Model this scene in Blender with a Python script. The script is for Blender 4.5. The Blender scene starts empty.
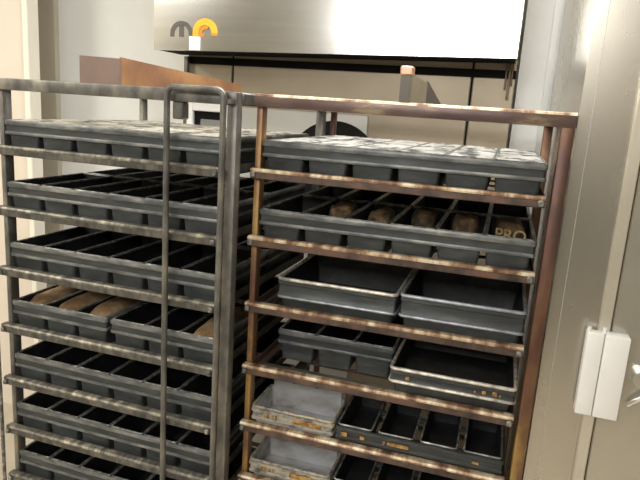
import bpy, bmesh, math, random
from mathutils import Vector, Matrix, noise
random.seed(4)
S = bpy.context.scene
COL = S.collection

# ------------------------------------------------------------------ materials
def new_mat(name):
    m = bpy.data.materials.new(name); m.use_nodes = True
    nt = m.node_tree
    return m, nt, nt.nodes['Principled BSDF']

def ramp(nt, stops):
    r = nt.nodes.new('ShaderNodeValToRGB'); e = r.color_ramp.elements
    while len(e) < len(stops): e.new(0.5)
    for el, (p, c) in zip(e, stops):
        el.position = p; el.color = (*c, 1)
    return r

def noisy(name, stops, scale=(8, 8, 8), detail=5, metal=0.0, rough=(.4, .6), bump=0.0, bscale=40, seed=0.0, per_object=True, rough_n=.6, zbias=0.0):
    """base colour from one stretched noise, roughness from another"""
    m, nt, b = new_mat(name)
    tc = nt.nodes.new('ShaderNodeTexCoord')
    mp = nt.nodes.new('ShaderNodeMapping'); mp.inputs['Scale'].default_value = scale
    nt.links.new(tc.outputs['Object'], mp.inputs['Vector'])
    if per_object:
        oi = nt.nodes.new('ShaderNodeObjectInfo')
        ml = nt.nodes.new('ShaderNodeMath'); ml.operation = 'MULTIPLY'; ml.inputs[1].default_value = 37
        nt.links.new(oi.outputs['Random'], ml.inputs[0])
        nt.links.new(ml.outputs[0], mp.inputs['Location'])
    n = nt.nodes.new('ShaderNodeTexNoise'); n.inputs['Scale'].default_value = 1
    n.inputs['Detail'].default_value = detail; n.inputs['Roughness'].default_value = rough_n
    nt.links.new(mp.outputs[0], n.inputs['Vector'])
    r = ramp(nt, stops); fac = n.outputs['Fac']
    if zbias:
        sx = nt.nodes.new('ShaderNodeSeparateXYZ'); nt.links.new(tc.outputs['Object'], sx.inputs[0])
        mz = nt.nodes.new('ShaderNodeMapRange'); mz.inputs[1].default_value = 1.7; mz.inputs[2].default_value = .6
        mz.inputs[3].default_value = -zbias; mz.inputs[4].default_value = zbias; nt.links.new(sx.outputs['Z'], mz.inputs[0])
        ad = nt.nodes.new('ShaderNodeMath'); ad.operation = 'ADD'; nt.links.new(fac, ad.inputs[0]); nt.links.new(mz.outputs[0], ad.inputs[1]); fac = ad.outputs[0]
    nt.links.new(fac, r.inputs['Fac'])
    nt.links.new(r.outputs['Color'], b.inputs['Base Color'])
    mr = nt.nodes.new('ShaderNodeMapRange'); mr.inputs[3].default_value = rough[0]; mr.inputs[4].default_value = rough[1]
    n2 = nt.nodes.new('ShaderNodeTexNoise'); n2.inputs['Scale'].default_value = 3; n2.inputs['Detail'].default_value = 4
    nt.links.new(mp.outputs[0], n2.inputs['Vector']); nt.links.new(n2.outputs['Fac'], mr.inputs[0])
    nt.links.new(mr.outputs[0], b.inputs['Roughness'])
    b.inputs['Metallic'].default_value = metal
    if bump:
        n3 = nt.nodes.new('ShaderNodeTexNoise'); n3.inputs['Scale'].default_value = bscale; n3.inputs['Detail'].default_value = 4
        nt.links.new(tc.outputs['Object'], n3.inputs['Vector'])
        bp = nt.nodes.new('ShaderNodeBump'); bp.inputs['Strength'].default_value = bump; bp.inputs['Distance'].default_value = .004
        nt.links.new(n3.outputs['Fac'], bp.inputs['Height']); nt.links.new(bp.outputs[0], b.inputs['Normal'])
    return m

M = {}
M['tin'] = noisy('black_inner_finish', [(.30, (.008, .009, .009)), (.55, (.020, .022, .023)), (.75, (.045, .046, .046))], (14, 14, 22), metal=.2, rough=(.42, .62), bump=.15)
M['band'] = noisy('strap_band_steel', [(.30, (.028, .032, .034)), (.55, (.056, .063, .066)), (.78, (.10, .105, .105))], (10, 10, 40), metal=.3, rough=(.36, .55), bump=.1)
M['bead'] = noisy('worn_strap_bead', [(.32, (.070, .078, .082)), (.48, (.135, .145, .148)), (.62, (.23, .235, .23)), (.78, (.40, .38, .32))], (14, 10, 40), metal=.35, rough=(.34, .5))
M['rim'] = noisy('worn_tin_rim', [(.36, (.07, .075, .078)), (.52, (.20, .20, .19)), (.66, (.42, .40, .36)), (.8, (.6, .56, .48))], (45, 45, 45), metal=.5, rough=(.35, .55))
M['rim_bright'] = noisy('bare_pan_rim', [(.32, (.20, .19, .18)), (.48, (.50, .47, .42)), (.62, (.75, .70, .60)), (.76, (.52, .40, .26))], (40, 40, 40), metal=.35, rough=(.35, .5))
M['rim_blue'] = noisy('bluish_pan_rim', [(.32, (.15, .16, .18)), (.6, (.34, .36, .40)), (.78, (.55, .55, .54))], (30, 30, 30), metal=.4, rough=(.35, .5))
M['lid'] = noisy('flour_worn_lid', [(.36, (.05, .052, .052)), (.43, (.30, .30, .29)), (.50, (.74, .73, .69)), (.66, (.90, .89, .85))], (17, 9, 22), metal=.1, rough=(.3, .55), bump=.5, bscale=26)
M['lid_buff'] = noisy('buff_worn_lid', [(.35, (.06, .056, .048)), (.43, (.32, .30, .25)), (.51, (.68, .64, .54)), (.70, (.84, .80, .69))], (17, 9, 22), metal=.1, rough=(.35, .6), bump=.5, bscale=26)
M['aluminium'] = noisy('floured_aluminium', [(.30, (.22, .20, .18)), (.44, (.42, .41, .40)), (.56, (.52, .53, .54)), (.75, (.58, .59, .61))], (9, 9, 16), metal=.2, rough=(.4, .6))
M['dirty_alu'] = noisy('burnt_aluminium', [(.34, (.10, .095, .085)), (.48, (.34, .33, .30)), (.6, (.52, .47, .36)), (.72, (.22, .16, .10))], (30, 30, 60), metal=.2, rough=(.4, .6))
M['crust_mark'] = noisy('baked_on_crust', [(.4, (.22, .10, .03)), (.6, (.55, .33, .10))], (60, 60, 60), rough=(.6, .8))
M['bread'] = noisy('loaf_crust', [(.32, (.08, .042, .018)), (.48, (.21, .125, .058)), (.66, (.42, .29, .15))], (14, 9, 14), rough=(.7, .9), bump=.5, bscale=60)
M['bread_dark'] = noisy('dark_loaf_crust', [(.34, (.025, .016, .009)), (.52, (.10, .06, .026)), (.7, (.27, .18, .085))], (30, 30, 30), rough=(.7, .9), bump=.7, bscale=70)
M['letter'] = noisy('golden_crust_lettering', [(.35, (.13, .08, .03)), (.65, (.46, .33, .14))], (60, 60, 60), rough=(.6, .8))
M['grey_steel'] = noisy('grey_rack_steel', [(.32, (.075, .072, .066)), (.5, (.15, .145, .135)), (.66, (.25, .235, .20)), (.8, (.32, .24, .16))], (16, 16, 9), metal=.5, rough=(.34, .55))
M['grey_rail'] = noisy('dirty_grey_rail', [(.32, (.04, .038, .033)), (.50, (.09, .085, .075)), (.64, (.15, .14, .115)), (.80, (.14, .09, .055))], (40, 12, 16), metal=.3, rough=(.4, .6))
M['grey_edge'] = noisy('worn_lit_grey_edge', [(.36, (.08, .076, .064)), (.50, (.17, .16, .135)), (.60, (.31, .285, .22)), (.70, (.58, .52, .39)), (.80, (.26, .17, .10))], (42, 12, 12), metal=.25, rough=(.36, .55))  # wear plus the light on the rail's upper edge, painted paler
M['yoke'] = noisy('heat_tinted_bracket', [(.34, (.20, .105, .075)), (.46, (.33, .17, .09)), (.56, (.46, .25, .115)), (.70, (.50, .32, .17))], (5, 2.2, 2.5), metal=.3, rough=(.36, .5))
M['yoke_dull'] = noisy('dull_bracket_plate', [(.3, (.21, .15, .13)), (.7, (.31, .22, .19))], (5, 5, 3), metal=.45, rough=(.38, .5))
M['yoke_grey'] = noisy('grey_bracket_plate', [(.3, (.085, .075, .068)), (.7, (.13, .115, .095))], (5, 5, 3), metal=.4, rough=(.4, .55))
M['copper_lip'] = noisy('copper_coloured_lip', [(.3, (.45, .25, .17)), (.7, (.62, .37, .26))], (20, 20, 20), metal=.5, rough=(.3, .45))
M['rust_steel'] = noisy('heat_browned_steel', [(.28, (.075, .035, .026)), (.40, (.14, .068, .042)), (.50, (.20, .11, .055)), (.58, (.33, .20, .065)), (.74, (.42, .28, .11))], (7, 7, 3.2), metal=.35, rough=(.34, .52), zbias=.11)
M['rust_top'] = noisy('heat_browned_top_bar', [(.30, (.08, .05, .048)), (.45, (.12, .08, .078)), (.57, (.16, .11, .095)), (.67, (.36, .29, .19)), (.82, (.16, .10, .05))], (5, 6, 20), metal=.4, rough=(.3, .48))
M['rust_rail'] = noisy('brown_shelf_rail', [(.30, (.045, .033, .03)), (.46, (.095, .065, .055)), (.60, (.15, .095, .075)), (.76, (.20, .09, .045))], (20, 8, 14), metal=.35, rough=(.36, .55))
M['rust_edge'] = noisy('worn_lit_brown_edge', [(.34, (.11, .06, .04)), (.45, (.30, .18, .11)), (.53, (.62, .48, .33)), (.64, (.85, .78, .60)), (.78, (.40, .18, .08))], (21, 8, 8), metal=.3, rough=(.3, .5))  # wear, with the lit upper edges painted in as cream
M['dark_slat'] = noisy('shelf_slat_steel', [(.3, (.10, .088, .08)), (.7, (.24, .215, .20))], (12, 20, 8), metal=.4, rough=(.4, .6))
M['stainless'] = noisy('brushed_stainless', [(.3, (.55, .55, .54)), (.7, (.62, .62, .61))], (1.2, 1.2, 30), metal=1, rough=(.17, .23), per_object=False)
M['oven_steel'] = noisy('beige_oven_steel', [(.3, (.30, .25, .18)), (.7, (.38, .32, .235))], (2, 2, 3), metal=.35, rough=(.35, .5), per_object=False)
M['panel_steel'] = noisy('satin_panel_steel', [(.3, (.57, .54, .475)), (.7, (.64, .61, .54))], (2, 2, 1.0), metal=.85, rough=(.24, .30), per_object=False)
M['door_steel'] = noisy('smudged_door_steel', [(.3, (.58, .565, .50)), (.7, (.68, .66, .59))], (5, 5, 4), metal=.8, rough=(.25, .36), per_object=False)
M['edge_steel'] = noisy('bright_door_edge', [(.3, (.60, .56, .47)), (.7, (.72, .68, .58))], (5, 5, 3), metal=.5, rough=(.3, .42), per_object=False)
M['white_wall'] = noisy('white_washable_wall', [(.3, (.74, .75, .73)), (.7, (.82, .83, .81))], (1.5, 1.5, 1.5), rough=(.35, .5), per_object=False)
M['cream_wall'] = noisy('cream_room_wall', [(.3, (.62, .57, .46)), (.7, (.70, .65, .54))], (1.5, 1.5, 1.5), rough=(.5, .6), per_object=False)
M['pink_panel'] = noisy('pale_pinkish_panel', [(.3, (.70, .62, .53)), (.7, (.78, .70, .61))], (1.5, 1.5, 1.5), rough=(.35, .5), per_object=False)
M['post_beige'] = noisy('grey_beige_trim', [(.3, (.46, .43, .35)), (.7, (.54, .50, .41))], (1.5, 1.5, 1.5), rough=(.4, .5), per_object=False)
M['pale_edge'] = noisy('pale_edge_strip', [(.3, (.84, .80, .70)), (.7, (.9, .86, .76))], (3, 3, 3), rough=(.35, .5), per_object=False)
M['grey_trim'] = noisy('grey_steel_trim', [(.3, (.50, .50, .48)), (.7, (.60, .60, .57))], (2, 2, 2), metal=.3, rough=(.35, .5), per_object=False)
M['dark_wainscot'] = noisy('grey_green_wall_panel', [(.3, (.16, .165, .14)), (.7, (.22, .225, .19))], (2, 2, 2), rough=(.5, .6), per_object=False)
M['floor'] = noisy('beige_floor_tile', [(.3, (.50, .44, .35)), (.7, (.60, .53, .43))], (3, 3, 3), rough=(.3, .5), per_object=False)
M['ceiling'] = noisy('white_ceiling_panel', [(.3, (.76, .75, .70)), (.7, (.82, .81, .76))], (2, 2, 2), rough=(.6, .8), per_object=False)
M['black'] = noisy('matte_black', [(.3, (.006, .006, .006)), (.7, (.012, .011, .010))], (9, 9, 9), rough=(.85, .95))
M['black'].node_tree.nodes['Principled BSDF'].inputs['Specular IOR Level'].default_value = .15
M['pale_steel'] = noisy('pale_lower_door_steel', [(.3, (.50, .49, .46)), (.7, (.58, .57, .54))], (2, 2, 3), metal=.3, rough=(.35, .5), per_object=False)
M['white_plastic'] = noisy('white_plastic', [(.3, (.84, .84, .83)), (.7, (.88, .88, .87))], (9, 9, 9), rough=(.3, .4))
M['white_paper'] = noisy('white_sticker', [(.3, (.88, .88, .87)), (.7, (.92, .92, .91))], (9, 9, 9), rough=(.5, .6))
M['logo_grey'] = noisy('dark_grey_logo', [(.3, (.07, .065, .055)), (.7, (.10, .09, .075))], (9, 9, 9), rough=(.4, .5))
M['logo_orange'] = noisy('orange_logo', [(.3, (.86, .36, .015)), (.7, (.92, .42, .02))], (9, 9, 9), rough=(.4, .5))
M['logo_shadow'] = noisy('burnt_orange_logo', [(.3, (.50, .20, .02)), (.7, (.58, .25, .03))], (9, 9, 9), rough=(.4, .5))
M['grease'] = noisy('brown_grease', [(.3, (.09, .05, .02)), (.7, (.24, .15, .07))], (30, 30, 12), rough=(.3, .5))
M['chrome'] = noisy('bright_chrome', [(.3, (.80, .79, .76)), (.7, (.86, .85, .82))], (6, 6, 6), metal=.9, rough=(.15, .25))
M['rubber'] = noisy('dark_caster_rubber', [(.3, (.03, .03, .03)), (.7, (.05, .05, .05))], (9, 9, 9), rough=(.6, .7))
M['screen'] = noisy('grey_display_glass', [(.3, (.20, .20, .20)), (.7, (.30, .30, .29))], (9, 9, 3), rough=(.2, .3))

# ------------------------------------------------------------------ mesh helpers
class MB:
    def __init__(self): self.bm = bmesh.new()
    def box(self, x0, x1, y0, y1, z0, z1, bev=0.0, seg=1):
        b = bmesh.new()
        bmesh.ops.create_cube(b, size=1, matrix=Matrix.Translation(((x0+x1)/2, (y0+y1)/2, (z0+z1)/2)) @ Matrix.Diagonal((x1-x0, y1-y0, z1-z0, 1)))
        if bev: bmesh.ops.bevel(b, geom=list(b.edges), offset=bev, segments=seg, affect='EDGES', profile=.5)
        self.join(b); return self
    def join(self, b):
        me = bpy.data.meshes.new('tmp'); b.to_mesh(me); b.free(); self.bm.from_mesh(me); bpy.data.meshes.remove(me)
    def prism(self, pts, axis, a0, a1):
        """extrude a polygon of 2-D points along an axis"""
        def P(p, a):
            return {'x': (a, p[0], p[1]), 'y': (p[0], a, p[1]), 'z': (p[0], p[1], a)}[axis]
        A = [self.bm.verts.new(P(p, a0)) for p in pts]; B = [self.bm.verts.new(P(p, a1)) for p in pts]
        n = len(pts)
        self.bm.faces.new(A); self.bm.faces.new(B[::-1])
        for i in range(n): self.bm.faces.new((A[i], B[i], B[(i+1) % n], A[(i+1) % n]))
        return self
    def tube(self, path, r, seg=8, closed=False, cap=True):
        path = [Vector(p) for p in path]; n = len(path); rings = []
        prev = None
        for i, p in enumerate(path):
            if closed: t = path[(i+1) % n] - path[i-1]
            else: t = path[min(i+1, n-1)] - path[max(i-1, 0)]
            t.normalize()
            if prev is None:
                a = Vector((0, 0, 1)) if abs(t.z) < .9 else Vector((0, 1, 0))
                u = t.cross(a).normalized()
            else:
                u = (prev - t * prev.dot(t)).normalized()
            prev = u; v = t.cross(u)
            rings.append([self.bm.verts.new(p + u * (r * math.cos(2*math.pi*k/seg)) + v * (r * math.sin(2*math.pi*k/seg))) for k in range(seg)])
        m = n if closed else n - 1
        for i in range(m):
            a, b = rings[i], rings[(i+1) % n]
            for k in range(seg): self.bm.faces.new((a[k], a[(k+1) % seg], b[(k+1) % seg], b[k]))
        if cap and not closed:
            self.bm.faces.new(rings[0][::-1]); self.bm.faces.new(rings[-1])
        return self
    def loft(self, rings, close_first=False, close_last=False, closed_loop=False):
        R = [[self.bm.verts.new(p) for p in ring] for ring in rings]
        n = len(R[0]); m = len(R)
        for i in range(m if closed_loop else m-1):
            a, b = R[i], R[(i+1) % m]
            for k in range(n): self.bm.faces.new((a[k], a[(k+1) % n], b[(k+1) % n], b[k]))
        if close_first: self.bm.faces.new(R[0][::-1])
        if close_last: self.bm.faces.new(R[-1])
        return self
    def cyl(self, c, axis, r, h, seg=24):
        c = Vector(c); ax = {'x': Vector((1, 0, 0)), 'y': Vector((0, 1, 0)), 'z': Vector((0, 0, 1))}[axis]
        return self.tube([c - ax*h/2, c + ax*h/2], r, seg)
    def mesh(self, name, mat, smooth=True):
        bmesh.ops.recalc_face_normals(self.bm, faces=list(self.bm.faces))
        me = bpy.data.meshes.new(name); self.bm.to_mesh(me); self.bm.free()
        me.materials.append(M[mat])
        if smooth:
            for p in me.polygons: p.use_smooth = True
            me.set_sharp_from_angle(angle=math.radians(38))
        return me
    def build(self, name, mat, parent=None, smooth=True, label=None):
        return link(name, self.mesh(name, mat, smooth), parent, label)

def link(name, me, parent=None, label=None):
    o = bpy.data.objects.new(name, me); COL.objects.link(o)
    if parent is not None: o.parent = parent
    if label: o['label'] = label
    return o

def thing(name, label, cat, loc=(0, 0, 0), rz=0, group=None):
    o = bpy.data.objects.new(name, None); COL.objects.link(o)
    o.empty_display_size = .05
    o.location = loc; o.rotation_euler = (0, 0, rz)
    o['label'] = label; o['category'] = cat
    if group: o['group'] = group
    return o

def struct(name, mb, mat, label=None, cat='wall'):
    o = mb.build(name, mat, smooth=False); o['kind'] = 'structure'
    if label: o['label'] = label; o['category'] = cat
    return o

def children(o): return [c for c in COL.objects if c.parent is o]

def rrect(x0, x1, y0, y1, z, r, seg=3):
    pts = []
    for cx, cy, a in ((x1-r, y1-r, 0), (x0+r, y1-r, 90), (x0+r, y0+r, 180), (x1-r, y0+r, 270)):
        for k in range(seg+1):
            t = math.radians(a + 90*k/seg); pts.append((cx + r*math.cos(t), cy + r*math.sin(t), z))
    return pts

# ------------------------------------------------------------------ camera
CAM = Vector((.6535, -1.5178, 1.7484))
yaw, pitch, roll = -.2867, -.2124, .0672
f = Vector((math.sin(yaw)*math.cos(pitch), math.cos(yaw)*math.cos(pitch), math.sin(pitch)))
r = Vector((math.cos(yaw), -math.sin(yaw), 0)); u = r.cross(f)
R_, U_ = math.cos(roll)*r + math.sin(roll)*u, -math.sin(roll)*r + math.cos(roll)*u
cd = bpy.data.cameras.new('camera'); cam = bpy.data.objects.new('camera', cd); COL.objects.link(cam)
m3 = Matrix((R_, U_, -f)).transposed()
cam.matrix_world = Matrix.Translation(CAM) @ m3.to_4x4()
cd.sensor_width = 36; cd.lens = 36*600.72/640; cd.clip_start = .02
S.camera = cam

# ------------------------------------------------------------------ room
ZC = 3.0
struct('floor', MB().box(-3, 3, -4.6, 1.8, -.1, 0), 'floor')
struct('ceiling', MB().box(-3, 3, -4.6, 1.8, ZC, ZC+.1), 'ceiling')
struct('wall_back', MB().box(-3, -.87, 1.335, 1.5, 0, ZC).box(-.87, 3, 1.6, 1.8, 0, ZC), 'white_wall')
struct('wall_left', MB().box(-3.1, -3, -4.6, 1.8, 0, ZC), 'cream_wall')
struct('wall_front', MB().box(-3, 3, -4.7, -4.6, 0, ZC), 'cream_wall')
struct('trim_5', MB().box(-3, 3, -4.6, -4.57, 0, 1.55), 'dark_wainscot')           # dark lower wall opposite
struct('trim_1', MB().box(-1.96, -1.745, 1.3, 1.335, 0, ZC), 'post_beige')          # grey beige upright at the left
p = MB().box(-2.4, -1.645, 1.0, 1.06, 0, ZC)
pp = struct('trim_2', p, 'pink_panel')                                             # pinkish panel at the far left
MB().box(-1.668, -1.636, .985, 1.065, 0, ZC, .004).build('edge_strip', 'pale_edge', pp, False)
struct('trim_3', MB().box(.665, .775, 1.3, 1.60, 0, ZC), 'white_wall')             # pale upright right of the oven
struct('trim_4', MB().box(.775, 1.10, 1.28, 1.34, 0, ZC).box(.79, .80, 1.27, 1.28, 0, ZC).box(.845, .865, 1.265, 1.28, 0, ZC), 'grey_trim')
wr = struct('wall_right', MB().box(.808, .938, .05, 1.25, 0, ZC), 'panel_steel')
MB().box(.925, .953, .036, .05, 0, ZC, .003).build('edge_strip', 'edge_steel', wr, False)
MB().box(.836, .8375, .0485, .0505, 0, ZC).build('seam', 'grey_trim', wr, False)
struct('wall_far_right', MB().box(2.9, 3.0, -4.6, 1.8, 0, ZC), 'cream_wall')
door = struct('door_1', MB().box(.957, 2.0, .044, .10, .02, 2.5, .003), 'door_steel')
MB().box(.952, .957, .06, .10, .02, 2.5).build('gasket', 'black', door, False)
lk = MB().cyl((1.040, .032, 1.158), 'y', .022, .024, 28).build('lock', 'chrome', door)
MB().cyl((1.042, .0195, 1.152), 'y', .006, .003, 12).build('keyhole', 'black', lk)
MB().tube([(1.02, .035, 1.082), (1.03, .03, 1.095), (1.05, .025, 1.112), (1.09, .025, 1.135)], .006, 8).build('lever', 'chrome', door)
struct('wall_side', MB().box(2.0, 2.9, .06, .12, 0, ZC), 'door_steel')

# white latch cover on the door edge
lc = thing('latch_cover', 'white plastic two-piece latch cover straddling the edge of the steel door', 'latch', (.94, .036, 1.05))
MB().box(-.042, -.003, -.034, 0, 0, .214, .003, 2).build('side_plate', 'white_plastic', lc)
MB().box(-.001, .055, -.036, .008, 0, .214, .003, 2).build('cover_plate', 'white_plastic', lc)
MB().cyl((-.037, -.018, .2195), 'z', .005, .011, 10).build('nub', 'white_plastic', lc)
MB().cyl((-.003, -.022, .2215), 'z', .005, .015, 10).build('nub', 'white_plastic', lc)

# ------------------------------------------------------------------ oven, hood
ov = thing('oven', 'large beige steel bakery oven standing behind both racks', 'oven', (-.1, 1.15, 0))
q = MB().box(-.75, -.519, 0, .4, 0, 2.3, .004).build('side_panel', 'oven_steel', ov, False)
MB().box(-.511, .578, 0, .4, 0, 2.3, .004).build('door', 'oven_steel', ov, False)
MB().box(.586, .755, 0, .4, 0, 2.3, .004).build('side_panel', 'oven_steel', ov, False)
MB().box(-.519, -.511, .004, .3, 0, 2.29).box(.578, .586, .004, .3, 0, 2.29).build('seam', 'black', ov, False)
MB().box(-.75, .755, -.012, 0, 1.925, 1.957).build('shade_strip', 'black', ov, False)  # flat black strip added as painted shade under the hood
MB().box(-.752, -.735, -.034, -.013, 0, 1.955).build('hinge_rod', 'grey_steel', ov, False)
MB().box(-.505, .154, -.010, 0, 0, 1.738, .003).build('lower_panel', 'pale_steel', ov, False, 'pale grey lower panel')
# black round port on the oven door
ring = MB(); ring.cyl((.009, -.017, 1.488), 'y', .218, .014, 56)
pt = ring.build('round_port', 'black', ov)
# white framed control panel
cp = thing('control_panel', 'white framed control panel with dark screen on the oven behind the grey rack', 'control panel', (-.726, 1.137, 1.502))
fr = MB()
fr.box(-.105, -.070, -.03, 0, 0, .25, .004); fr.box(.085, .115, -.03, 0, 0, .25, .004); fr.box(-.07, .085, -.03, 0, .205, .25, .004); fr.box(-.07, .085, -.03, 0, 0, .03, .004)
fr.build('frame', 'white_plastic', cp, False)
MB().box(-.07, .085, -.012, 0, .03, .205).build('screen', 'black', cp, False)
MB().box(-.035, .085, -.02, -.012, .04, .168, .003).build('display', 'screen', cp, False)

hd = thing('oven_hood', 'stainless steel extraction hood above the oven, with a grey and orange emblem', 'hood', (-.115, .9, 1.96))
MB().prism([(-.765, 0), (.765, .022), (.765, .8), (-.765, .8)], 'y', 0, .012).build('front_panel', 'stainless', hd, False)
MB().prism([(-.765, .012), (.765, .034), (.765, .8), (-.765, .8)], 'y', .0125, .23).build('housing', 'oven_steel', hd, False)
MB().prism([(-.76, .002), (.76, .024), (.76, .034), (-.76, .012)], 'y', .012, .228).build('underside', 'black', hd, False)
for x, w, l in ((.728, .007, .05), (.740, .010, .09), (.752, .006, .035)): MB().box(x, x+w, .230, .2355, -.03-l, .03, .002).build('grease_stain', 'grease', hd)
def arc(mb, cx, cz, ro, ri, a0, a1, y0, y1, nseg=20):
    out = [(cx + ro*math.cos(math.radians(a0+(a1-a0)*k/nseg)), cz + ro*math.sin(math.radians(a0+(a1-a0)*k/nseg))) for k in range(nseg+1)]
    inn = [(cx + ri*math.cos(math.radians(a0+(a1-a0)*k/nseg)), cz + ri*math.sin(math.radians(a0+(a1-a0)*k/nseg))) for k in range(nseg+1)]
    for k in range(nseg):
        mb.prism([out[k], out[k+1], inn[k+1], inn[k]], 'y', y0, y1)
e = MB()
arc(e, -.6285, .070, .054, .036, 0, 180, -.003, 0)
e.box(-.639, -.618, -.003, 0, .058, .108); e.box(-.6825, -.6645, -.003, 0, .058, .070); e.box(-.5925, -.5745, -.003, 0, .064, .070)
e.build('emblem_letter', 'logo_grey', hd, False, 'dark grey arched letter')
e = MB()
arc(e, -.515, .078, .058, .031, -2, 180, -.004, 0)
e.box(-.573, -.546, -.004, 0, .062, .078)
e.build('emblem_letter', 'logo_orange', hd, False, 'orange arched letter')
e = MB(); arc(e, -.514, .076, .031, .015, 60, 180, -.0035, 0); e.box(-.545, -.519, -.0035, 0, .062, .076); e.box(-.484, -.458, -.0035, 0, .066, .077)
e.build('emblem_shade', 'logo_shadow', hd, False, 'burnt orange inner curve')
st = MB().box(-.0265, .0265, -.002, 0, 0, .056).build('sticker', 'white_paper', None, False)
st.location = (-.6765, .896, 1.9645); st['label'] = 'small square white sticker below the emblem on the hood'; st['category'] = 'sticker'

# ------------------------------------------------------------------ racks
ZT = 1.78
ZS = [1.5837, 1.3959, 1.2035, 1.0134, .8308, .6547, .477, .30]
D = .765
W = .8
LTH, LX, LY = -.0191, -.8221, -.0471
def to_left(x, y): return (LX + math.cos(LTH)*x - math.sin(LTH)*y, LY + math.sin(LTH)*x + math.cos(LTH)*y)

def make_rack(root, post_mat, rail_mat, top_mat, slat_mat, edge_mat):
    # posts: the left ones stand behind the shelf fronts, the right ones beside them
    for x0, x1, y0, y1 in ((0, .018, .014, .05), (W-.03, W, 0, .034), (0, .018, D-.036, D), (W-.03, W, D-.036, D)):
        MB().box(x0, x1, y0, y1, .11, ZT-.002, .004, 2).build('post', post_mat, root)
    t = MB()
    t.box(0, W, -.004, .034, ZT-.034, ZT, .004, 2); t.box(0, W, D-.034, D, ZT-.022, ZT, .004, 2)
    t.box(0, .034, .034, D-.034, ZT-.034, ZT, .004); t.box(W-.034, W, .034, D-.034, ZT-.034, ZT, .004)
    tf = t.build('top_frame', top_mat, root)
    if top_mat == 'rust_top':
        MB().prism([(-.0055, ZT-.006), (-.0045, ZT-.001), (-.001, ZT+.001), (.034, ZT+.001), (.034, ZT-.004), (-.0035, ZT-.006)], 'x', 0, W).build('worn_lit_edge', 'rust_edge', tf, True, 'upper edge with painted highlight and wear')  # pale strip paints light along the bar's top edge, with some wear
    t = MB()
    t.box(0, W, 0, .04, .10, .14, .004); t.box(0, W, D-.04, D, .10, .14, .004); t.box(0, .04, .04, D-.04, .10, .14, .004); t.box(W-.04, W, .04, D-.04, .10, .14, .004)
    t.build('base_frame', post_mat, root)
    for z in ZS:
        # front rail with a worn upper edge painted as if lit, angle-iron sides and a back rail
        s = MB().box(0, W-.0425, -.013, .012, z-.028, z-.009, .002)
        for a, b_, fl in ((.018, .0200, .036), (W-.0445, W-.0425, W-.060)):
            s.box(a, b_, .012, D-.04, z-.028, z-.001)
            s.box(min(a, fl), max(b_, fl), .012, D-.04, z-.028, z-.0225)
        s.box(.018, W-.0425, D-.060, D-.04, z-.028, z)
        sh = s.build('shelf', rail_mat, root)
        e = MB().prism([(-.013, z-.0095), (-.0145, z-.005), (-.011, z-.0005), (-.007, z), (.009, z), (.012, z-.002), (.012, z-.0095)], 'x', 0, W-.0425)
        e.build('worn_lit_edge', edge_mat, sh, True, 'upper edge with painted highlight and wear')
        for y0, y1 in ((.034, .075), (.20, .225), (.36, .385), (.52, .545)):
            MB().box(.036, W-.060, y0, y1, z-.027, z-.0225, .001).build('slat', slat_mat, sh)
        for x0, x1 in ((.002, .016), (W-.059, W-.045)):
            MB().box(x0, x1, -.022, -.0135, z-.025, z-.009, .003).build('bolt', 'rim', sh)
    for x in (.03, W-.03):
        for y in (.04, D-.04):
            c = MB().box(x-.022, x+.022, y-.02, y+.02, .06, .10, .003).build('caster', 'grey_steel', root)
            MB().cyl((x, y, .045), 'x', .045, .026, 20).build('wheel', 'rubber', c)

rr = thing('bakery_rack', 'heat-browned steel bakery rack on the right, in front of the oven, holding mixed pans', 'rack', (0, 0, 0), 0, None)
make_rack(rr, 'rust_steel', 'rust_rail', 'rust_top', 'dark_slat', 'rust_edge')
lr = thing('bakery_rack', 'grey steel bakery rack on the left, filled with black bread tins', 'rack', (LX, LY, 0), LTH, None)
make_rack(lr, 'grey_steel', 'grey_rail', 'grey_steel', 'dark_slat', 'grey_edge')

# right rack lifting bracket
b = MB().prism([(.385, ZT-.004), (.412, ZT-.004), (.412, 1.852), (.385, 1.852)], 'y', -.001, .004).build('lifting_bracket', 'yoke_grey', rr, False)
MB().box(.383, .414, -.006, .030, 1.846, 1.868, .003).build('lip', 'copper_lip', b)
MB().prism([(.004, ZT-.004), (.30, ZT-.004), (.30, 1.845), (.004, 1.85)], 'x', .407, .412).build('side_plate', 'oven_steel', b, False)
MB().prism([(.30, ZT-.004), (.70, ZT-.004), (.70, 1.797), (.30, 1.852)], 'x', .406, .413).build('tail_plate', 'yoke_grey', b, False)
# left rack lifting bracket
b = MB().prism([(.294, ZT-.004), (.428, ZT-.004), (.428, 1.851), (.294, 1.855)], 'y', .020, .026).build('lifting_bracket', 'yoke_dull', lr, False)
MB().prism([(.026, ZT-.004), (.79, ZT-.004), (.79, 1.826), (.026, 1.855)], 'x', .423, .429).build('side_plate', 'yoke', b, False)
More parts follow.
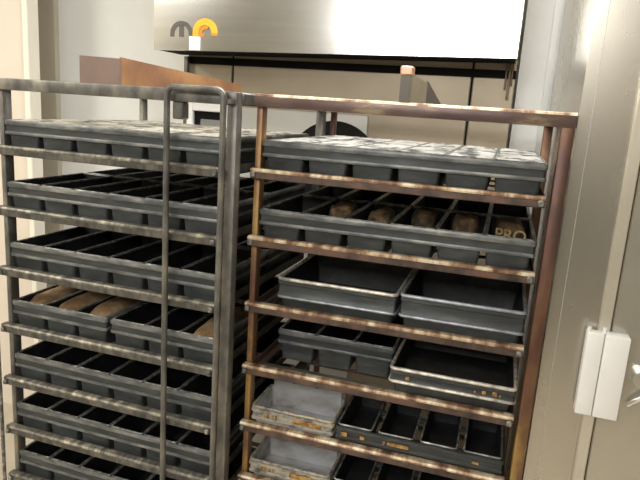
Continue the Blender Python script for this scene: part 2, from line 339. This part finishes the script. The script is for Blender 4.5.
# left rack bent retaining bar
pth = [(.611, -.030, .11)] + [(.611, -.030, 1.70)]
for k in range(7):
    t = math.radians(180 - 15*k); pth.append((.631 + .02*math.cos(t), -.030, 1.762 + .02*math.sin(t)))
for k in range(7):
    t = math.radians(90 - 15*k); pth.append((.756 + .02*math.cos(t), -.030, 1.762 + .02*math.sin(t)))
pth += [(.776, -.030, 1.70), (.776, -.030, .11)]
rb = MB().tube(pth, .0085, 10).build('retaining_bar', 'grey_steel', lr)
for z, x0, x1 in ((1.755, .606, .616), (1.755, .770, .794), (.12, .606, .616), (.12, .770, .794)):
    MB().box(x0, x1, -.026, .004, z-.006, z+.006).build('bracket', 'grey_steel', rb)
MB().box(.608, .640, .0, .034, 1.70, ZT-.034, .003).build('tab', 'grey_steel', lr, False, 'short grey plate hanging below the top frame')
MB().tube([(-.008, -.022, .12), (-.008, -.022, 1.70)], .006, 8).build('side_rod', 'rim', lr)

# ------------------------------------------------------------------ bread tins
def two_tone(me, n, outer):
    # the outer walls and underside carry the greyer outer steel, the inside a darker black
    me.materials.append(M[outer])
    for p in me.polygons:
        c = p.center; cx = sum(v.co.x for v in me.vertices)/len(me.vertices); cy = sum(v.co.y for v in me.vertices)/len(me.vertices)
        if (abs(p.normal.z) < .7 and p.normal.x*(c.x-cx) + p.normal.y*(c.y-cy) > 0) or p.normal.z < -.7: p.material_index = 1
    return me
def tin_mesh(w, d, h, taper=.0095, mat='tin', name='tin'):
    mb = MB(); t = .0022; ty = taper*.6
    mb.loft([rrect(-w/2+taper, w/2-taper, ty, d-ty, 0, .008), rrect(-w/2, w/2, 0, d, h, .008),
             rrect(-w/2+t, w/2-t, t, d-t, h, .007), rrect(-w/2+taper+t, w/2-taper-t, ty+t, d-ty-t, t, .007)], True, True)
    return two_tone(mb.mesh(name, mat), 16, 'band')
def rim_mesh(w, d, h, rad=.0035, mat='rim'):
    mb = MB(); mb.tube(rrect(-w/2+.001, w/2-.001, .001, d-.001, h, .008), rad, 6, closed=True)
    return mb.mesh('rim', mat)
def band_mesh(w, d, z0, z1, mat='band', bead=.004, name='band'):
    prof = [(-.0015, z0), (bead*.8, z0+.001), (bead*.8, z0+.007), (0, z0+.010), (0, z1-.013), (bead, z1-.010), (bead, z1-.002), (0, z1), (-.0015, z1-.001)]
    mb = MB(); mb.loft([rrect(-w/2-o, w/2+o, -o, d+o, z, .005+o) for o, z in prof], closed_loop=True)
    return mb.mesh(name, mat)
def lid_mesh(w, d, h, mat):
    mb = MB(); k = 7; kd = 12; g = []
    rnd = random.Random(7)
    for j in range(kd+1):
        g.append([])
        for i in range(k+1):
            edge = i in (0, k) or j in (0, kd)
            z = h + (.002 if edge else .004 + .004*noise.noise(Vector((i*.9, j*.8, 3))))
            g[-1].append(mb.bm.verts.new((-w/2 + w*i/k, d*j/kd, z)))
    for j in range(kd):
        for i in range(k): mb.bm.faces.new((g[j][i], g[j][i+1], g[j+1][i+1], g[j+1][i]))
    r_ = bmesh.ops.solidify(mb.bm, geom=list(mb.bm.faces), thickness=.0025)
    return mb.mesh('lid', mat)

PITCH, TW, TD, TH = .1180, .1165, .335, .094
P6, X6 = .1210, .38775
ME = {'tin': tin_mesh(TW, TD, TH), 'rim': rim_mesh(TW, TD, TH), 'band': band_mesh(3*PITCH, TD+.006, .054, TH+.001),
      'lid': lid_mesh(TW-.008, TD-.008, TH, 'lid'), 'lid_buff': lid_mesh(TW-.008, TD-.008, TH, 'lid_buff')}

def bead_mesh(w, d, z0, z1, p=.0042):
    prof = [(-.001, z0), (p*.8, z0+.001), (p, z0+.003), (p, z1-.003), (p*.7, z1), (-.001, z1)]
    mb = MB(); mb.loft([rrect(-w/2-o, w/2+o, -o, d+o, z, .005+o) for o, z in prof], closed_loop=True)
    return mb.mesh('bead', 'bead')
for n_, p_ in ((3, PITCH), (6, P6)):
    ME['band', n_] = band_mesh(n_*p_, TD+.006, .055, TH-.001, bead=.0005)
    ME['upper', n_] = bead_mesh(n_*p_, TD+.006, TH-.014, TH+.001)
    ME['lower', n_] = bead_mesh(n_*p_, TD+.006, .052, .062)
def strap_proto(n, lid=None):
    t = thing('tin_strap', '', 'bread tins')
    bd = link('band', ME['band', n], t); bd.location = (0, -.003, 0)
    link('bead', ME['upper', n], bd); link('bead', ME['lower', n], bd)
    p = PITCH if n == 3 else P6
    for i in range(n):
        a = link('tin', ME['tin'], t); a.location = ((i-(n-1)/2)*p, 0, 0)
        link('rim', ME['rim'], a)
        if lid: link('lid', ME[lid], a)
    return t
def copy_tree(o, parent=None):
    c = o.copy(); COL.objects.link(c)
    if parent is not None: c.parent = parent
    for ch in children(o): copy_tree(ch, c)
    return c
protos = {3: strap_proto(3), 6: strap_proto(6), 'lid': strap_proto(6, 'lid'), 'lid_buff': strap_proto(6, 'lid_buff')}
used = set()
def place(kind, x, y, z, rz, label, group):
    o = protos[kind] if kind not in used else copy_tree(protos[kind])
    used.add(kind)
    o.location = (x, y, z); o.rotation_euler = (0, 0, rz)
    o['label'] = label
    if group: o['group'] = group
    return o
ORD = ['top', 'second', 'third', 'fourth', 'fifth', 'sixth', 'seventh']
BASE = -.0205
# grey rack: every shelf carries a strap in front and one behind
for k in range(7):
    z = ZS[k] + BASE
    if k == 3:
        for half, xc in (('left', .2015), ('right', .5740)):
            x, y = to_left(xc, .018)
            place(3, x, y, z, LTH, f"black three-tin strap holding brown bread, front {half} of the grey rack's fourth shelf", 'straps on the grey rack')
    else:
        x, y = to_left(X6, .016 + random.uniform(0, .006))
        look = 'black six-tin strap with pale lids' if k == 0 else 'empty black six-tin strap'
        place('lid_buff' if k == 0 else 6, x, y, z, LTH, f"{look}, at the front of the grey rack's {ORD[k]} shelf" if k else f"{look}, at the front of the grey rack's top shelf", 'straps on the grey rack')
    if k < 6:
        x, y = to_left(X6, .016 + TD + .022)
        place('lid_buff' if k == 0 else 6, x, y, z, LTH, f"black six-tin strap {'with pale lids ' if k == 0 else ''}at the back of the grey rack's {ORD[k]} shelf", 'straps on the grey rack')
# brown rack: top two shelves
for k in range(2):
    z = ZS[k] + BASE
    look = 'dark six-tin strap with white lids' if k == 0 else 'dark six-tin strap with crusty remnants'
    place('lid' if k == 0 else 6, X6, .016, z, 0, f"{look}, at the front of the brown rack's {ORD[k]} shelf", 'six-tin straps on the brown rack')
    lk2 = look if k == 0 else 'empty dark grey six-tin strap'
    place('lid' if k == 0 else 6, X6, .016 + TD + .022, z, 0, f"{lk2}, at the back of the brown rack's {ORD[k]} shelf", 'six-tin straps on the brown rack')
# lone strap standing back on the fourth shelf
place(3, .238, .120, ZS[3] + BASE, .0, "empty dark grey three-tin strap set back on the brown rack's fourth shelf", None)

# ------------------------------------------------------------------ loaves
def loaf_mesh(name, w, d, h, mat, seed, rough=.006):
    mb = MB(); bm = bmesh.new()
    bmesh.ops.create_icosphere(bm, subdivisions=4, radius=1)
    for v in bm.verts:
        c = v.co
        s = [math.copysign(abs(q)**.55, q) for q in c]
        x, y, zz = s[0]*w/2*.96, s[1]*d/2, s[2]
        z = (zz*.5+.5)*h
        if zz < 0: x *= .86 + .14*(zz+1)
        nn = noise.noise(Vector((x*22+seed, y*16, z*25))) + .5*noise.noise(Vector((x*60+seed, y*50, z*60)))
        v.co = Vector((x, y + d/2, z)) + Vector((c.x*.5, c.y*.5, c.z)) * nn*rough
        v.co.z = max(v.co.z, 0)
    mb.join(bm)
    return mb.mesh(name, mat)
z = ZS[3] + BASE + .003
for i, (lx, tag_) in enumerate(((.2015-PITCH, 'leftmost'), (.2015, 'second'), (.2015+PITCH, 'third'), (.5740+PITCH, 'rightmost'))):
    me = loaf_mesh('bread_loaf', .094, .312, .098, 'bread', i*3.1, .006)
    o = link('bread_loaf', me); x, y = to_left(lx, .032); o.location = (x, y-.003, z); o.rotation_euler = (0, 0, LTH)
    o['label'] = {'leftmost': "brown loaf in the leftmost tin of the grey rack's fourth shelf", 'second': "brown loaf in the second tin from the left, grey rack's fourth shelf",
                  'third': "pale brown loaf just left of the gap between straps, grey rack's fourth shelf", 'rightmost': "orange-brown loaf in the rightmost tin of the grey rack's fourth shelf"}[tag_]
    o['category'] = 'bread'; o['group'] = 'loaves in the grey rack'
z = ZS[1] + BASE + .003
pos = [(X6-1.5*P6, .16, .14, .100, 'second'), (X6-.5*P6, .14, .16, .098, 'third'), (X6+.5*P6, .19, .12, .102, 'fourth'), (X6+1.5*P6, .18, .12, .106, 'fifth'), (X6+2.5*P6, .185, .12, .106, 'rightmost')]
for i, (lx, ly, ln, h, tg) in enumerate(pos):
    o = link('bread_remnant', loaf_mesh('bread_remnant', .080, ln, h, 'bread_dark', 11+i*2.7, .012)); o.location = (lx, .016+ly, z)
    o['label'] = f"dark crusty bread remnant in the {tg} tin of the brown rack's second shelf" if tg != 'rightmost' else "golden crusty bread remnant with letters, rightmost tin of the brown rack's second shelf"
    o['category'] = 'bread'; o['group'] = 'bread remnants in the brown rack'
    if tg == 'rightmost':
        cu = bpy.data.curves.new('lettering', 'FONT'); cu.body = 'PRO'; cu.size = .044; cu.extrude = .002; cu.align_x = 'CENTER'; cu.offset = .0008
        tmp = bpy.data.objects.new('tmp', cu); COL.objects.link(tmp)
        bpy.context.view_layer.update()
        me = bpy.data.meshes.new_from_object(tmp); bpy.data.objects.remove(tmp)
        me.materials.clear(); me.materials.append(M['letter'])
        tx = link('lettering', me, o, 'golden letters'); tx.location = (.004, -.004, .052); tx.rotation_euler = (math.radians(80), 0, math.radians(-3))

# ------------------------------------------------------------------ open pans
def open_pan(name, label, x0, x1, y0, d, z, h, rim_mat, low_mat, band_mat='band', body='tin', rib=.5, bm_=.0):
    w = x1-x0
    t = thing(name, label, 'pan', ((x0+x1)/2, y0, z), 0, 'open pans on the brown rack')
    mb = MB(); tk = .0025; tp = .012
    mb.loft([rrect(-w/2+tp, w/2-tp, tp, d-tp, 0, .010), rrect(-w/2, w/2, 0, d, h, .010), rrect(-w/2+tk, w/2-tk, tk, d-tk, h, .009), rrect(-w/2+tp+tk, w/2-tp-tk, tp+tk, d-tp-tk, tk, .009)], True, True)
    link('body', two_tone(mb.mesh('body', body), 16, 'band'), t)
    link('rim', (lambda q: (q.tube(rrect(-w/2, w/2, 0, d, h, .012), .0052, 8, closed=True), q.mesh('rim', rim_mat))[1])(MB()), t)
    link('band', band_mesh(w-.002, d, h*.42, h-.004, band_mat, .003), t)
    q = MB(); q.tube(rrect(-w/2-.001, w/2+.001, -.001, d+.001, h*.44+.002, .012), .0048, 8, closed=True)
    q.build('lower_rim', low_mat, t)
    return t
zb = ZS[2] + BASE
open_pan('open_pan', "empty black rectangular pan with pale worn rim, left on the brown rack's third shelf", .088, .424, .016, .36, zb, .096, 'rim_bright', 'rim_blue')
open_pan('open_pan', "empty black rectangular pan with blue-grey rim, right on the brown rack's third shelf", .438, .752, .010, .36, zb, .102, 'rim_blue', 'rim_blue')
p4 = open_pan('open_pan', "empty black pan with crust-spotted band, right on the brown rack's fourth shelf", .430, .754, .000, .36, ZS[3] + BASE + .021, .068, 'rim_bright', 'rim_bright')
for cx, cw in ((-.115, .010), (.062, .004), (.085, .010), (.112, .012), (.125, .005)):
    MB().box(cx-cw/2, cx+cw/2, -.0045, -.001, .042, .042+cw*.7+.003, .001).build('crust_spot', 'crust_mark', p4)

# pale notched pans
def pale_pan(label, x0, x1, y0, z):
    w = x1-x0; d = .150
    t = thing('notched_pan', label, 'pan', ((x0+x1)/2, y0, z), 0, 'pale notched pans on the brown rack')
    mb = MB(); h = .064; tk = .0025
    mb.loft([rrect(-w/2+.010, w/2-.010, .010, d-.006, 0, .008), rrect(-w/2, w/2, 0, d, h, .008), rrect(-w/2+tk, w/2-tk, tk, d-tk, h, .007), rrect(-w/2+.0125, w/2-.0125, .0125, d-.0085, tk, .007)], True, True)
    mb.build('body', 'aluminium', t)
    # tall back wall with two notches in its upper edge
    a, b2 = -w/2+.014, w/2-.012; n1, n2 = a+(b2-a)*.30, a+(b2-a)*.64; hb = .098
    q = MB().prism([(a, .004), (b2, .004), (b2, hb), (n2+.008, hb), (n2+.004, hb-.010), (n2-.004, hb-.010), (n2-.008, hb), (n1+.008, hb), (n1+.004, hb-.010), (n1-.004, hb-.010), (n1-.008, hb), (a, hb)], 'y', d-.012, d-.009)
    q.build('back_wall', 'aluminium', t, False)
    q = MB().tube(rrect(-w/2, w/2, 0, d, h, .010), .0045, 8, closed=True); q.build('rim', 'dirty_alu', t)
    link('band', band_mesh(w+.001, d, .022, h-.005, 'dirty_alu', .004), t)
    for cx, cw in ((-.082, .014), (-.062, .004), (-.050, .003), (.03, .05), (.075, .04)): MB().box(w*cx/.26-cw/2, w*cx/.26+cw/2, -.006, -.002, .036, .050, .0015).build('crust_spot', 'crust_mark', t)
    return t
pale_pan("pale notched pan with brown front crust, left on the brown rack's fifth shelf", .0265, .276, .016, ZS[4] + BASE)
pale_pan("pale notched metal pan at the bottom left, on the brown rack's sixth shelf", .0265, .276, .016, ZS[5] + BASE)

# four-tin straps
def four_strap(label, z):
    P4, w4, d4, h4 = .1175, .100, .27, .068
    t = thing('tin_strap', label, 'bread tins', (.519, .010, z), 0, 'four-tin straps on the brown rack')
    tm, rm, bm_ = tin_mesh(w4, d4, h4, .010), rim_mesh(w4, d4, h4, .003), band_mesh(4*P4-.012, d4+.004, .026, h4-.004, 'band', .004)
    link('band', bm_, t).location = (0, -.002, 0)
    for i in range(4):
        a = link('tin', tm, t); a.location = ((i-1.5)*P4, 0, 0); link('rim', rm, a)
    for i in range(3): MB().box((i-1)*P4-.010, (i-1)*P4+.010, d4*.45, d4*.52, h4-.012, h4-.002, .001).build('bridge', 'band', t)
    for cx, cw, ch in ((-.205, .018, .012), (-.152, .014, .010), (-.075, .010, .008), (-.045, .05, .010), (-.09, .006, .012), (.16, .018, .007)):
        MB().box(cx-cw/2, cx+cw/2, -.007, -.002, .042-ch/2, .042+ch/2, .0015).build('crust_spot', 'crust_mark', t)
    return t
four_strap("black four-tin bread strap with crust-spotted band, right on the brown rack's fifth shelf", ZS[4] + BASE)
four_strap("black four-tin bread strap at the bottom edge, right on the brown rack's sixth shelf", ZS[5] + BASE)

# ------------------------------------------------------------------ light
def area(name, loc, size, power, target, color=(1, 1, 1)):
    l = bpy.data.lights.new(name, 'AREA'); l.shape = 'RECTANGLE'; l.size, l.size_y = size; l.energy = power; l.color = color
    o = bpy.data.objects.new(name, l); COL.objects.link(o); o.location = loc
    d = Vector(target) - Vector(loc); o.rotation_euler = d.to_track_quat('-Z', 'Y').to_euler()
    return o
area('area_lamp', (.25, .15, 2.95), (1.4, .35), 34, (.25, .15, 0), (1, .975, .92))
area('area_lamp', (-2.45, -1.3, 2.95), (.5, 1.4), 42, (-2.45, -1.3, 0), (1, .97, .89))  # unseen lamp, added to brighten the left wall mirrored in the hood
area('area_lamp', (.0, -3.0, 2.62), (1.9, .5), 36, (0, -1.0, 1.7), (1, .98, .95))
w = bpy.data.worlds.new('world'); S.world = w; w.use_nodes = True
w.node_tree.nodes['Background'].inputs[0].default_value = (1, .96, .9, 1); w.node_tree.nodes['Background'].inputs[1].default_value = .05
S.view_settings.view_transform = 'Standard'; S.view_settings.look = 'None'; S.view_settings.gamma = 1; S.view_settings.use_curve_mapping = False
S.view_settings.exposure = .6
